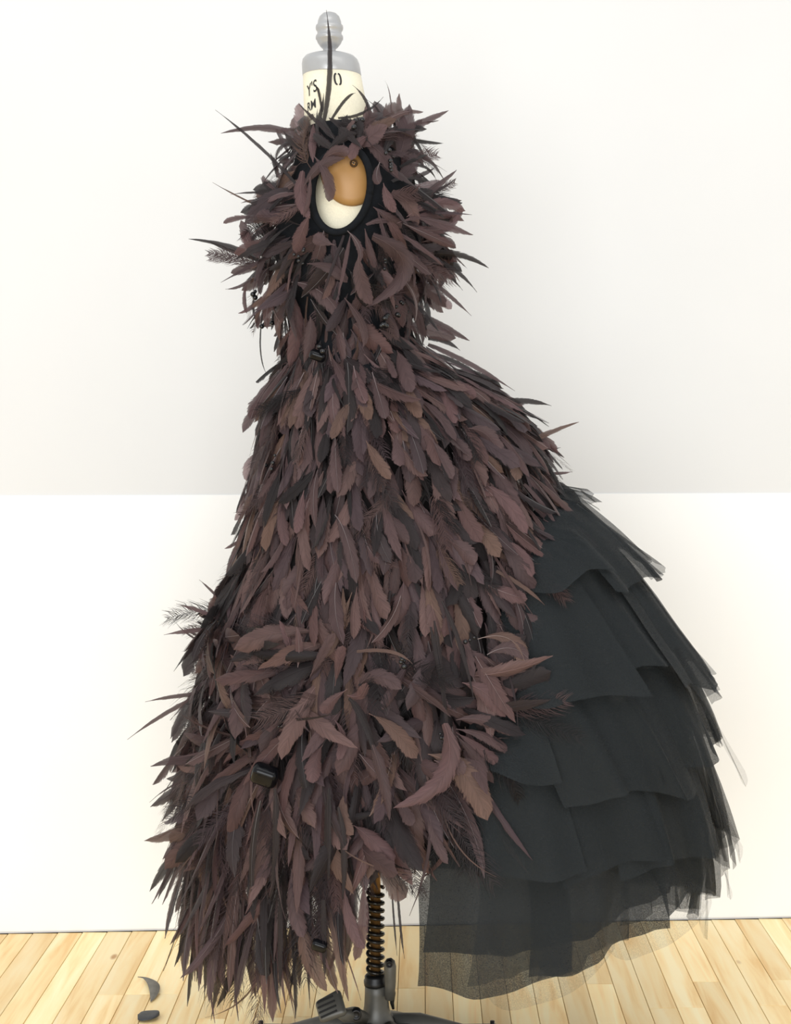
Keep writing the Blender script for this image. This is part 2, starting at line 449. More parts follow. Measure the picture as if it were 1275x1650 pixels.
for s in (-1, 1):                                 # the size figure 0, stencilled in two halves
    V, Fs = [], []
    n = 14
    for i in range(n):
        t = math.radians(5) + (math.pi - math.radians(10)) * i / (n - 1)
        for rr in (1.0, 0.54):
            X = s * 6.6 * rr * math.sin(t) ** 0.55; Y = 10 * (1 if rr == 1.0 else 0.78) * math.cos(t)
            V.append(neck_point(0.21 + X / 50.0, 138 - Y - 0.0 * X, 0.0008))
        if i: Fs.append((2 * i - 2, 2 * i - 1, 2 * i + 1, 2 * i))
    mesh_obj('lettering', V, Fs, M_INK, form, smooth=False)

# arm plate with its screw
th_c, a_c, pc = hit(566, 268)
def ovalplate(rx, rz, depth, bulge):
    V, Fs = [], []; n = 48
    rings_ = [(1.0, depth), (1.0, 0.004), (0.96, 0.0), (0.8, -bulge * 0.4), (0.5, -bulge * 0.8), (0.2, -bulge)]
    for r, dy in rings_:
        for k in range(n):
            t = 2 * math.pi * k / n
            q_ = hit(566 + 52 * r * math.cos(t), 268 - 61 * r * math.sin(t))[2]
            V.append(q_ + np.array([0, 0.019 + dy, 0]))
    for i in range(len(rings_) - 1):
        for k in range(n): Fs.append((i * n + k, i * n + (k + 1) % n, (i + 1) * n + (k + 1) % n, (i + 1) * n + k))
    Fs.append(tuple(range((len(rings_) - 1) * n, len(rings_) * n)))
    return V, Fs
kq = pc[1] / F_PX
V, Fs = ovalplate(0, 0, 0.03, 0.006)
plate = mesh_obj('arm_plate', V, Fs, M_TAN, form); plate['label'] = 'tan oval shoulder plate'
sc_p = un(570, 263, pc[1] + 0.0115)
def yring(c, prof, n=20):
    V, Fs = [], []
    for r, dy in prof:
        for k in range(n):
            t = 2 * math.pi * k / n
            V.append((c[0] + r * math.cos(t), c[1] + dy, c[2] + r * math.sin(t)))
    for i in range(len(prof) - 1):
        for k in range(n): Fs.append((i * n + k, i * n + (k + 1) % n, (i + 1) * n + (k + 1) % n, (i + 1) * n + k))
    Fs.append(tuple(range((len(prof) - 1) * n, len(prof) * n)))
    return V, Fs
V, Fs = yring(sc_p, [(6.4 * kq, 0.004), (6.4 * kq, -0.001), (5.4 * kq, -0.0025), (4.4 * kq, -0.0015), (3.8 * kq, 0.0003), (3.3 * kq, -0.0014), (1.0 * kq, -0.002)])
scw = mesh_obj('screw', V, Fs, M_SCREW, plate)
V, Fs = yring(sc_p, [(3.7 * kq, 0.0), (3.6 * kq, -0.0012), (2.6 * kq, -0.0019), (0.8 * kq, -0.0022)])
mesh_obj('screw_head', V, Fs, M_POLE, plate)
for ang in (0.4, 0.4 + math.pi / 2):
    from mathutils import Matrix
    bm = rounded_box((6 * kq, 0.001, 1.3 * kq), (sc_p[0], sc_p[1] - 0.0021, sc_p[2]), 0.0001, 1, Matrix.Rotation(ang, 3, 'Y'))
    bm_obj('screw_slot', bm, M_IRON_DARK, plate, smooth=False)

# stand: pole, coil, column, lever, pedal, base
V, Fs = lathe([(8.5 * px2m, zz(1600)), (8.5 * px2m, zz(600))], 20, (AX, D)); mesh_obj('pole', V, Fs, M_POLE, form)
turns = np.linspace(0, 1, 13 * 24)
pts = np.stack([AX + 12.5 * px2m * np.cos(turns * 13 * 2 * math.pi), D + 12.5 * px2m * np.sin(turns * 13 * 2 * math.pi), zz(1430 + 162 * turns)], -1)
V, Fs = tube(pts, 3.1 * px2m, 7); co = mesh_obj('coil_spring', V, Fs, M_COIL, form); co['label'] = 'black coil wound around the pole'
V, Fs = lathe([(60 * px2m, zz(1668)), (44 * px2m, zz(1655)), (30 * px2m, zz(1645)), (23 * px2m, zz(1635)), (20 * px2m, zz(1620)), (19 * px2m, zz(1600)), (19 * px2m, zz(1588)), (17 * px2m, zz(1586))], 32, (AX + 2 * px2m, D))
mesh_obj('column', V, Fs, M_IRON, form)
V, Fs = lathe([(18 * px2m, zz(1587)), (18.6 * px2m, zz(1584)), (18.6 * px2m, zz(1579)), (17 * px2m, zz(1577)), (17.4 * px2m, zz(1573)), (15 * px2m, zz(1570)), (12 * px2m, zz(1569))], 28, (AX, D))
mesh_obj('collar', V, Fs, M_IRON_DARK, form)
lv = un(628, 1590, D - 0.02)
V, Fs = tube([lv + np.array([dx, dy, dz]) for dx, dy, dz in ((0.000, 0, -0.02), (0.001, -.003, 0.005), (0.001, -.004, 0.02), (0.001, -.004, 0.035), (0.0, -.004, 0.044), (-0.001, -.003, 0.049))], [.008, .0095, .0102, .0105, .009, .004], 14)
lev = mesh_obj('lever', V, Fs, M_IRON, form); lev['label'] = 'upright locking lever with rounded head'
V, Fs = yring(un(627.5, 1554, D - 0.036), [(5.5 * px2m, 0.012), (5.5 * px2m, -0.001), (4.0 * px2m, -0.0015), (3.6 * px2m, 0.001), (1 * px2m, 0.001)])
mesh_obj('pivot', V, Fs, M_IRON_DARK, lev)
V, Fs = tube([un(632, 1586, D), un(633, 1600, D), un(632, 1616, D), un(634, 1626, D)], [.003, .005, .0035, .002], 8)
mesh_obj('latch', V, Fs, M_IRON_DARK, form)
ZB = zz(1655)
# base: domed hub with four spreading arms on casters
V, Fs = lathe([(0.085, ZB - 0.03), (0.088, ZB - 0.012), (0.08, ZB - 0.002), (0.055, ZB + 0.006), (0.03, ZB + 0.01)], 32, (AX, D))
base = mesh_obj('base', V, Fs, M_IRON, form)
for ang in (20, 160, 250, 315):
    ca, sa = math.cos(math.radians(ang)), math.sin(math.radians(ang))
    V, Fs = tube([(AX + ca * r, D + sa * r, z) for r, z in ((0.03, ZB - 0.004), (0.08, ZB - 0.008), (0.12, ZB - 0.017), (0.16, ZB - 0.027), (0.20, ZB - 0.031), (0.222, ZB - 0.032))], [.023, .020, .014, .009, .008, .006], 14)
    mesh_obj('base_arm', V, Fs, M_IRON, base)
    cx_, cy_ = AX + ca * 0.215, D + sa * 0.215
    rr = 0.010
    V, Fs = lathe([(0.004, 2 * rr - 0.004), (0.004, ZB - 0.02)], 10, (cx_, cy_)); mesh_obj('caster_stem', V, Fs, M_IRON_DARK, base)
    V, Fs = yring((cx_, cy_ + 0.008, rr), [(rr * .4, 0.0), (rr * .9, 0.0), (rr, -0.003), (rr, -0.013), (rr * .9, -0.016), (rr * .4, -0.016)], 20)
    mesh_obj('caster_wheel', V, Fs, M_SLOT, base)
# pedal
from mathutils import Matrix
prot = Matrix.Rotation(math.radians(-24), 3, 'Y') @ Matrix.Rotation(math.radians(48), 3, 'X')
pl_c = un(533, 1623, D - 0.10)
bm = rounded_box((0.046, 0.040, 0.015), (0, 0, 0), 0.0068, 3)
for v in bm.verts:
    v.co.y *= 1 + 5 * v.co.x
    v.co = prot @ v.co + Vector(pl_c)
ped = bm_obj('pedal', bm, M_IRON, form); ped['label'] = 'slotted grey foot pedal'
for i in range(4):
    off = prot @ Vector((-0.004, -0.0125 + i * 0.0083, 0.0078))
    bm = rounded_box((0.032 - 0.002 * abs(i - 1.5), 0.0036, 0.0014), (0, 0, 0), 0.0006, 1)
    for v in bm.verts: v.co = prot @ v.co + Vector(pl_c) + off
    bm_obj('grip_slot', bm, M_SLOT, ped, smooth=False)
V, Fs = tube([un(545, 1632, D - .095), un(556, 1636, D - .08), un(570, 1634, D - .06), un(585, 1640, D - .03)], [.008, .011, .012, .011], 12)
mesh_obj('pedal_arm', V, Fs, M_IRON, form)
V, Fs = yring(un(574, 1635, D - .075), [(.009, 0.01), (.009, -0.002), (.006, -0.003), (.005, -0.001), (.001, -.001)])
mesh_obj('pedal_bolt', V, Fs, M_IRON_DARK, form)

# ------------------------------------------------------------------ the gown
gown = tag(empty('feather_gown', (AX, D, zz(1500))), 'mauve-brown feathered gown with a tiered black tulle train, on the dress form', 'dress')

def in_armhole(q, grow=1.0):
    dx, dy = (q[0] - 550) / (46 * grow), (q[1] - 305) / (70 * grow)
    c, s = math.cos(-0.18), math.sin(-0.18)
    dx, dy = c * dx * 46 - s * dy * 70, s * dx * 46 + c * dy * 70
    return (dx / 46) ** 2 + (dy / 70) ** 2 < 1
def hole(c): return c[1] < D and in_armhole(proj(c))
V, Fs = loft(212, 600, 140, 220, 0.006, hole, cap=False)
mesh_obj('bodice', V, Fs, M_VELVET, gown)
# padded binding round the armhole
pts = []
for k in range(61):
    t = 2 * math.pi * k / 60
    X, Y = 46 * math.cos(t), 70 * math.sin(t)
    c, s = math.cos(0.18), math.sin(0.18)
    h_ = hit(550 + c * X - s * Y, 305 + s * X + c * Y)
    pts.append(h_[2] + np.array([0, -0.001, 0]))
V, Fs = tube(pts, 0.0058, 8); mesh_obj('armhole_binding', V, Fs, M_VELVET, gown)

def lining_pt(th, a, off):
    L = np.interp(a, TAB[:, 0], TAB[:, 1]) + 8; R = np.interp(a, TAB[:, 0], TAB[:, 2]); ry = np.interp(a, TAB[:, 0], TAB[:, 3]) + off
    R = R - np.interp(a, [600, 750, 900, 1350], [8, 40, 105, 130])
    return np.array([((L + R) / 2 - VX) / F_PX * D + (R - L) / 2 / F_PX * D * math.sin(th), D - ry * math.cos(th), float(a_to_z(a))])
V, Fs = loft(585, 1300, 60, 96, 0.016, None, lining_pt, cap=False)
mesh_obj('skirt_lining', V, Fs, M_LINING, gown)

# --- feathers ---------------------------------------------------------------------------------
FE = []                                           # every feather: dict(v, f, c, uv, front)
PAL = [lin(*c) for c in ((84, 65, 65), (76, 58, 58), (90, 69, 66), (68, 53, 54), (94, 73, 70), (60, 48, 50), (82, 60, 58), (72, 57, 60), (50, 41, 42))]
def tint(kind=None):
    c = np.array(PAL[rnd.randrange(len(PAL))]) * rnd.uniform(0.72, 1.16)
    if rnd.random() < 0.06: c = np.array(lin(92, 71, 62)) * rnd.uniform(0.85, 1.1)
    if rnd.random() < 0.24: c = np.array(lin(34, 28, 29)) * rnd.uniform(0.7, 1.2)
    return c

def width_profile(kind, s):
    if kind == 'leaf':   w = np.clip((s - 0.05) / 0.95, 0, 1) ** 0.75 * np.clip(1 - s, 0, 1) ** 0.48 * 1.62
    elif kind == 'point': w = np.clip((s - 0.04) / 0.96, 0, 1) ** 0.7 * np.clip(1 - s, 0, 1) ** 0.85 * 2.05
    elif kind == 'round': w = np.clip((s - 0.08) / 0.92, 0, 1) ** 0.9 * np.clip(1 - s, 0, 1) ** 0.33 * 1.5
    elif kind == 'spike': w = 0.35 + 0.65 * np.sin(np.pi * np.clip(s * 0.8 + 0.2, 0, 1)) ; w = w * np.clip((1 - s) * 4, 0.08, 1)
    elif kind == 'band': w = np.clip(s * 5, 0.25, 1) ** 0.7 * np.clip((1 - s) * 2.2, 0, 1) ** 0.6
    else: w = np.ones_like(s)
    return w

def add_vane(C, nh, width, kind, col, cup=0.25, twist=(0.0, 0.0), shaft=True, fray=0.0, sheer=False, hero=False):
    """C: centre line, nh: normal hint, width: full width in metres"""
    n = len(C); s = np.linspace(0, 1, n)
    T = np.gradient(C, axis=0); T /= np.linalg.norm(T, axis=1)[:, None] + 1e-12
    B = np.cross(nh, T); B /= np.linalg.norm(B, axis=1)[:, None] + 1e-9
    N = np.cross(T, B)
    tw = twist[0] + twist[1] * s
    B2 = B * np.cos(tw)[:, None] + N * np.sin(tw)[:, None]; N2 = np.cross(T, B2)
    w = width_profile(kind, s) * width / 2
    w = np.maximum(w, 0.00035)
    us = np.array([-1, -0.5, 0, 0.5, 1.0]) if kind != 'spike' else np.array([-1, 0, 1.0])
    m = len(us)
    V = np.zeros((n, m, 3)); UV = np.zeros((n, m, 2)); Cc = np.zeros((n, m, 3))
    jag = np.ones((n, m))
    if fray > 0:
        jag[1:-1, 0] += RNG.uniform(-fray, fray * 0.3, n - 2); jag[1:-1, -1] += RNG.uniform(-fray, fray * 0.3, n - 2)
    sgn = 1.0 if cup >= 0 else -1.0
    for j, u in enumerate(us):
        V[:, j] = C + B2 * (w * u * jag[:, j])[:, None] - N2 * (abs(cup) * w * u * u * sgn)[:, None]
        if kind != 'spike' and abs(u) > 0.4:          # barbs sweep forward
            V[:, j] += T * (w * abs(u) * 0.35)[:, None] * (1 - s)[:, None]
        UV[:, j, 0] = u; UV[:, j, 1] = s
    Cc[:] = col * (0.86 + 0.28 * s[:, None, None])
    idx = np.arange(n * m).reshape(n, m)
    Fq = np.stack([idx[:-1, :-1], idx[:-1, 1:], idx[1:, 1:], idx[1:, :-1]], -1).reshape(-1, 4)
    V = V.reshape(-1, 3); UV = UV.reshape(-1, 2); Cc = Cc.reshape(-1, 3)
    if shaft and kind != 'spike':
        r = np.maximum(0.00055 * (1 - s), 0.00012)[:, None]
        A = C + N2 * 0.0006 - B2 * r; E = C + N2 * 0.0006 + B2 * r; G = C + N2 * 0.0012
        k0 = len(V); q = np.arange(n)
        V = np.concatenate([V, A, G, E]); UV = np.concatenate([UV, np.zeros((3 * n, 2))])
        Cc = np.concatenate([Cc, np.tile(np.minimum(col * 1.5 + (0.012 if rnd.random() < 0.8 else 0.12), 0.4), (3 * n, 1))])  # some shafts much paler: their glossy highlight is put into the colour
        f1 = np.stack([k0 + q[:-1], k0 + n + q[:-1], k0 + n + q[1:], k0 + q[1:]], -1)
        f2 = np.stack([k0 + n + q[:-1], k0 + 2 * n + q[:-1], k0 + 2 * n + q[1:], k0 + n + q[1:]], -1)
        Fq = np.concatenate([Fq, f1, f2])
    FE.append(dict(v=V, f=Fq, c=Cc, uv=UV, sheer=sheer, hero=hero))

def add_wisp(C, nh, width, col, nb=16, hero=False):
    """a loose feather: thin separate barbs along a shaft"""
    n = len(C); s = np.linspace(0, 1, n)
    T = np.gradient(C, axis=0); T /= np.linalg.norm(T, axis=1)[:, None] + 1e-12
    B = np.cross(nh, T); B /= np.linalg.norm(B, axis=1)[:, None] + 1e-9
    N = np.cross(T, B)
    Vs, Fs, k = [], [], 0
    r = np.maximum(0.0006 * (1 - s), 0.00015)[:, None]
    Vs += [C - B * r, C + B * r]; q = np.arange(n)
    Fs.append(np.stack([q[:-1], n + q[:-1], n + q[1:], q[1:]], -1)); k = 2 * n
    for b in range(nb):
        t = 0.12 + 0.86 * (b + rnd.random()) / nb
        i = min(int(t * (n - 1)), n - 2); fr = t * (n - 1) - i
        p = C[i] * (1 - fr) + C[i + 1] * fr
        for sd in (-1, 1):
            L = width * (0.35 + 0.65 * math.sin(math.pi * min(t * 0.9 + 0.08, 1))) * rnd.uniform(0.6, 1.15)
            d0 = B[i] * sd * rnd.uniform(.45, .8) + T[i] * rnd.uniform(.6, .9) + N[i] * rnd.uniform(-.35, .4)
            d1 = B[i] * sd * 0.35 + T[i] * 0.95 + N[i] * rnd.uniform(-.4, .4)
            wv = np.cross(d0, N[i]); wv /= np.linalg.norm(wv) + 1e-9; wv = wv * rnd.uniform(0.00018, 0.0005)
            a0, a1, a2 = p, p + d0 * L * 0.55, p + d0 * L * 0.55 + d1 * L * 0.5
            Vs.append(np.stack([a0 - wv, a0 + wv, a1 - wv, a1 + wv, a2 - wv * .25, a2 + wv * .25]))
            Fs.append(np.array([[0, 1, 3, 2], [2, 3, 5, 4]]) + k); k += 6
    V = np.concatenate(Vs); Fq = np.concatenate(Fs)
    FE.append(dict(v=V, f=Fq, c=np.tile(col, (len(V), 1)), uv=np.zeros((len(V), 2)), sheer=False, hero=hero))

def centre_line(P, t, b, nrm, L, lift, curl, side, n):
    s = np.linspace(0, 1, n); ph = lift - curl * s; ps = side * s
    d = (np.cos(ph) * np.cos(ps))[:, None] * t + (np.cos(ph) * np.sin(ps))[:, None] * b + np.sin(ph)[:, None] * nrm
    C = np.zeros((n, 3)); C[0] = P
    C[1:] = P + np.cumsum((d[:-1] + d[1:]) / 2, 0) * (L / (n - 1))
    return C

FEATHER_POLY = [(480, 200), (620, 185), (660, 250), (700, 330), (712, 420), (700, 500), (725, 560), (790, 605), (850, 660), (878, 720), (892, 790), (872, 850),
                (842, 920), (838, 1000), (825, 1060), (805, 1130), (790, 1180), (750, 1240), (690, 1290), (645, 1330), (600, 1365), (560, 1405), (520, 1440), (470, 1465), (400, 1475),
                (330, 1440), (300, 1400), (300, 1250), (315, 1150), (325, 1000), (350, 950), (385, 800), (405, 700), (420, 600), (430, 540), (410, 420), (420, 330), (460, 240)]
def in_poly(q, poly=FEATHER_POLY):
    x, y = q; c = False; j = len(poly) - 1
    for i in range(len(poly)):
        xi, yi = poly[i]; xj, yj = poly[j]
        if (yi > y) != (yj > y) and x < (xj - xi) * (y - yi) / (yj - yi) + xi: c = not c
        j = i
    return c

CENTRES = [(350, 1110), (480, 1190), (560, 1120), (430, 1260), (620, 1160), (735, 1180), (700, 1010)]   # where sprays of feathers are gathered
def scatter(n, a_rng, th_rng, style):
    made = 0; tries = 0
    while made < n and tries < n * 12:
        tries += 1
        a = rnd.uniform(*a_rng); th = rnd.uniform(*th_rng)
        back = abs(th) > math.pi / 2
        thf = (math.copysign(math.pi, th) - th) if back else th
        q = proj(S(thf, a))
        if not in_poly(q): continue
        if back and a > 560 and rnd.random() < 0.45: continue
        P, u, v, nrm = frame(th, a)
        qx, qy = q
        sp = px2m
        if style == 'skirt':
            # fan away from the waist
            ang = 0.55 * math.atan2(qx - 590, qy - 380) + rnd.gauss(0, 0.20)
            if back: ang = -ang
            t = v * math.cos(ang) + u * math.sin(ang)
            if qx > 640 and not back: t = v * math.cos(ang * 0.6) + u * math.sin(ang * 0.6)
            L = rnd.uniform(66, 108) * sp; W = rnd.uniform(27, 44) * sp
            kind = rnd.choice(['leaf', 'leaf', 'point', 'round']); lift, curl = rnd.uniform(0.14, 0.36), rnd.uniform(0.1, 0.7)
        elif style == 'ruff':
            cx, cy = min(CENTRES, key=lambda c: (c[0] - qx) ** 2 + (c[1] - qy) ** 2)
            ang = math.atan2(qx - cx, (qy - cy) + 62) * 0.85 * min(1.0, max(0.3, (qy - 950) / 110)) + rnd.gauss(0, 0.5)
            ang = max(-1.6, min(1.6, ang))
            t = v * math.cos(ang) + u * math.sin(ang)
            L = rnd.uniform(80, 140) * sp; W = rnd.uniform(28, 52) * sp
            kind = rnd.choice(['leaf', 'point', 'point', 'round']); lift, curl = rnd.uniform(0.2, 0.85), rnd.uniform(0.2, 1.5)
        elif style == 'hem':
            ang = 0.35 * math.atan2(qx - 450, qy - 950) + rnd.gauss(0, 0.17)
            if qx > 600: ang += 0.25
            t = v * math.cos(ang) + u * math.sin(ang)
            L = rnd.uniform(105, 185) * sp; W = rnd.uniform(15, 38) * sp
            kind = rnd.choice(['leaf', 'point', 'point', 'band']); lift, curl = rnd.uniform(0.1, 0.45), rnd.uniform(0.1, 0.7)
        else:  # bodice
            ang = math.atan2(qx - 555, (qy - 330) * 0.8 + 40)
            ang = ang * (0.85 if qy < 420 else 0.5) + rnd.gauss(0, 0.5)
            if back: ang = rnd.gauss(0, 0.6)
            t = v * math.cos(ang) + u * math.sin(ang)
            L = rnd.uniform(50, 104) * sp; W = rnd.uniform(12, 40) * sp
            kind = rnd.choice(['leaf', 'leaf', 'point', 'band']); lift, curl = rnd.uniform(0.1, 0.75), rnd.uniform(0.0, 1.5)
            if 300 < qy < 470 and abs(math.sin(th)) > 0.6: lift = rnd.uniform(0.4, 1.25)
            if qy > 480: lift, curl = rnd.uniform(0.05, 0.3), rnd.uniform(0.0, 0.6)
        b = np.cross(nrm, t)
        off = rnd.uniform(-0.008, 0.006)
        C = centre_line(P + nrm * off, t, b, nrm, L, lift, curl, rnd.gauss(0, 0.35), 10)
        if style in ('hem', 'ruff'):
            pq = proj(C)
            if ((pq[:, 0] > 578) & (pq[:, 1] > 1442)).any(): continue
        if style == 'bodice' and not back:
            pq = proj(C)
            if any(in_armhole(z_, 1.0) for z_ in pq[::2]) or (pq[:, 1].min() < 178 and pq[:, 0].min() < 600): continue
        r = rnd.random()
        col = tint()
        if r < (0.12 if style == 'skirt' else 0.18): add_wisp(C, nrm, L * rnd.uniform(0.2, 0.36), col * 0.8, 56)
        elif r < (0.17 if style == 'skirt' else 0.27):
            C = centre_line(P + nrm * off, t, b, nrm, L * rnd.uniform(1.0, 1.25), lift, curl * 0.6, rnd.gauss(0, 0.25), 8)
            add_vane(C, nrm, rnd.uniform(4, 9) * sp, 'spike', col * 0.75, 0.3)
        else:
            add_vane(C, nrm, W, kind, col, rnd.uniform(-0.1, 0.5), (rnd.gauss(0, 0.25), rnd.gauss(0, 0.45)), fray=0.12 if rnd.random() < 0.6 else 0.32, shaft=not back)
        made += 1

PI = math.pi
scatter(1760, (560, 1050), (-PI, PI), 'skirt')
scatter(760, (975, 1300), (-PI, PI), 'ruff')
scatter(860, (1150, 1440), (-PI, PI), 'hem')
scatter(760, (196, 600), (-PI, PI), 'bodice')

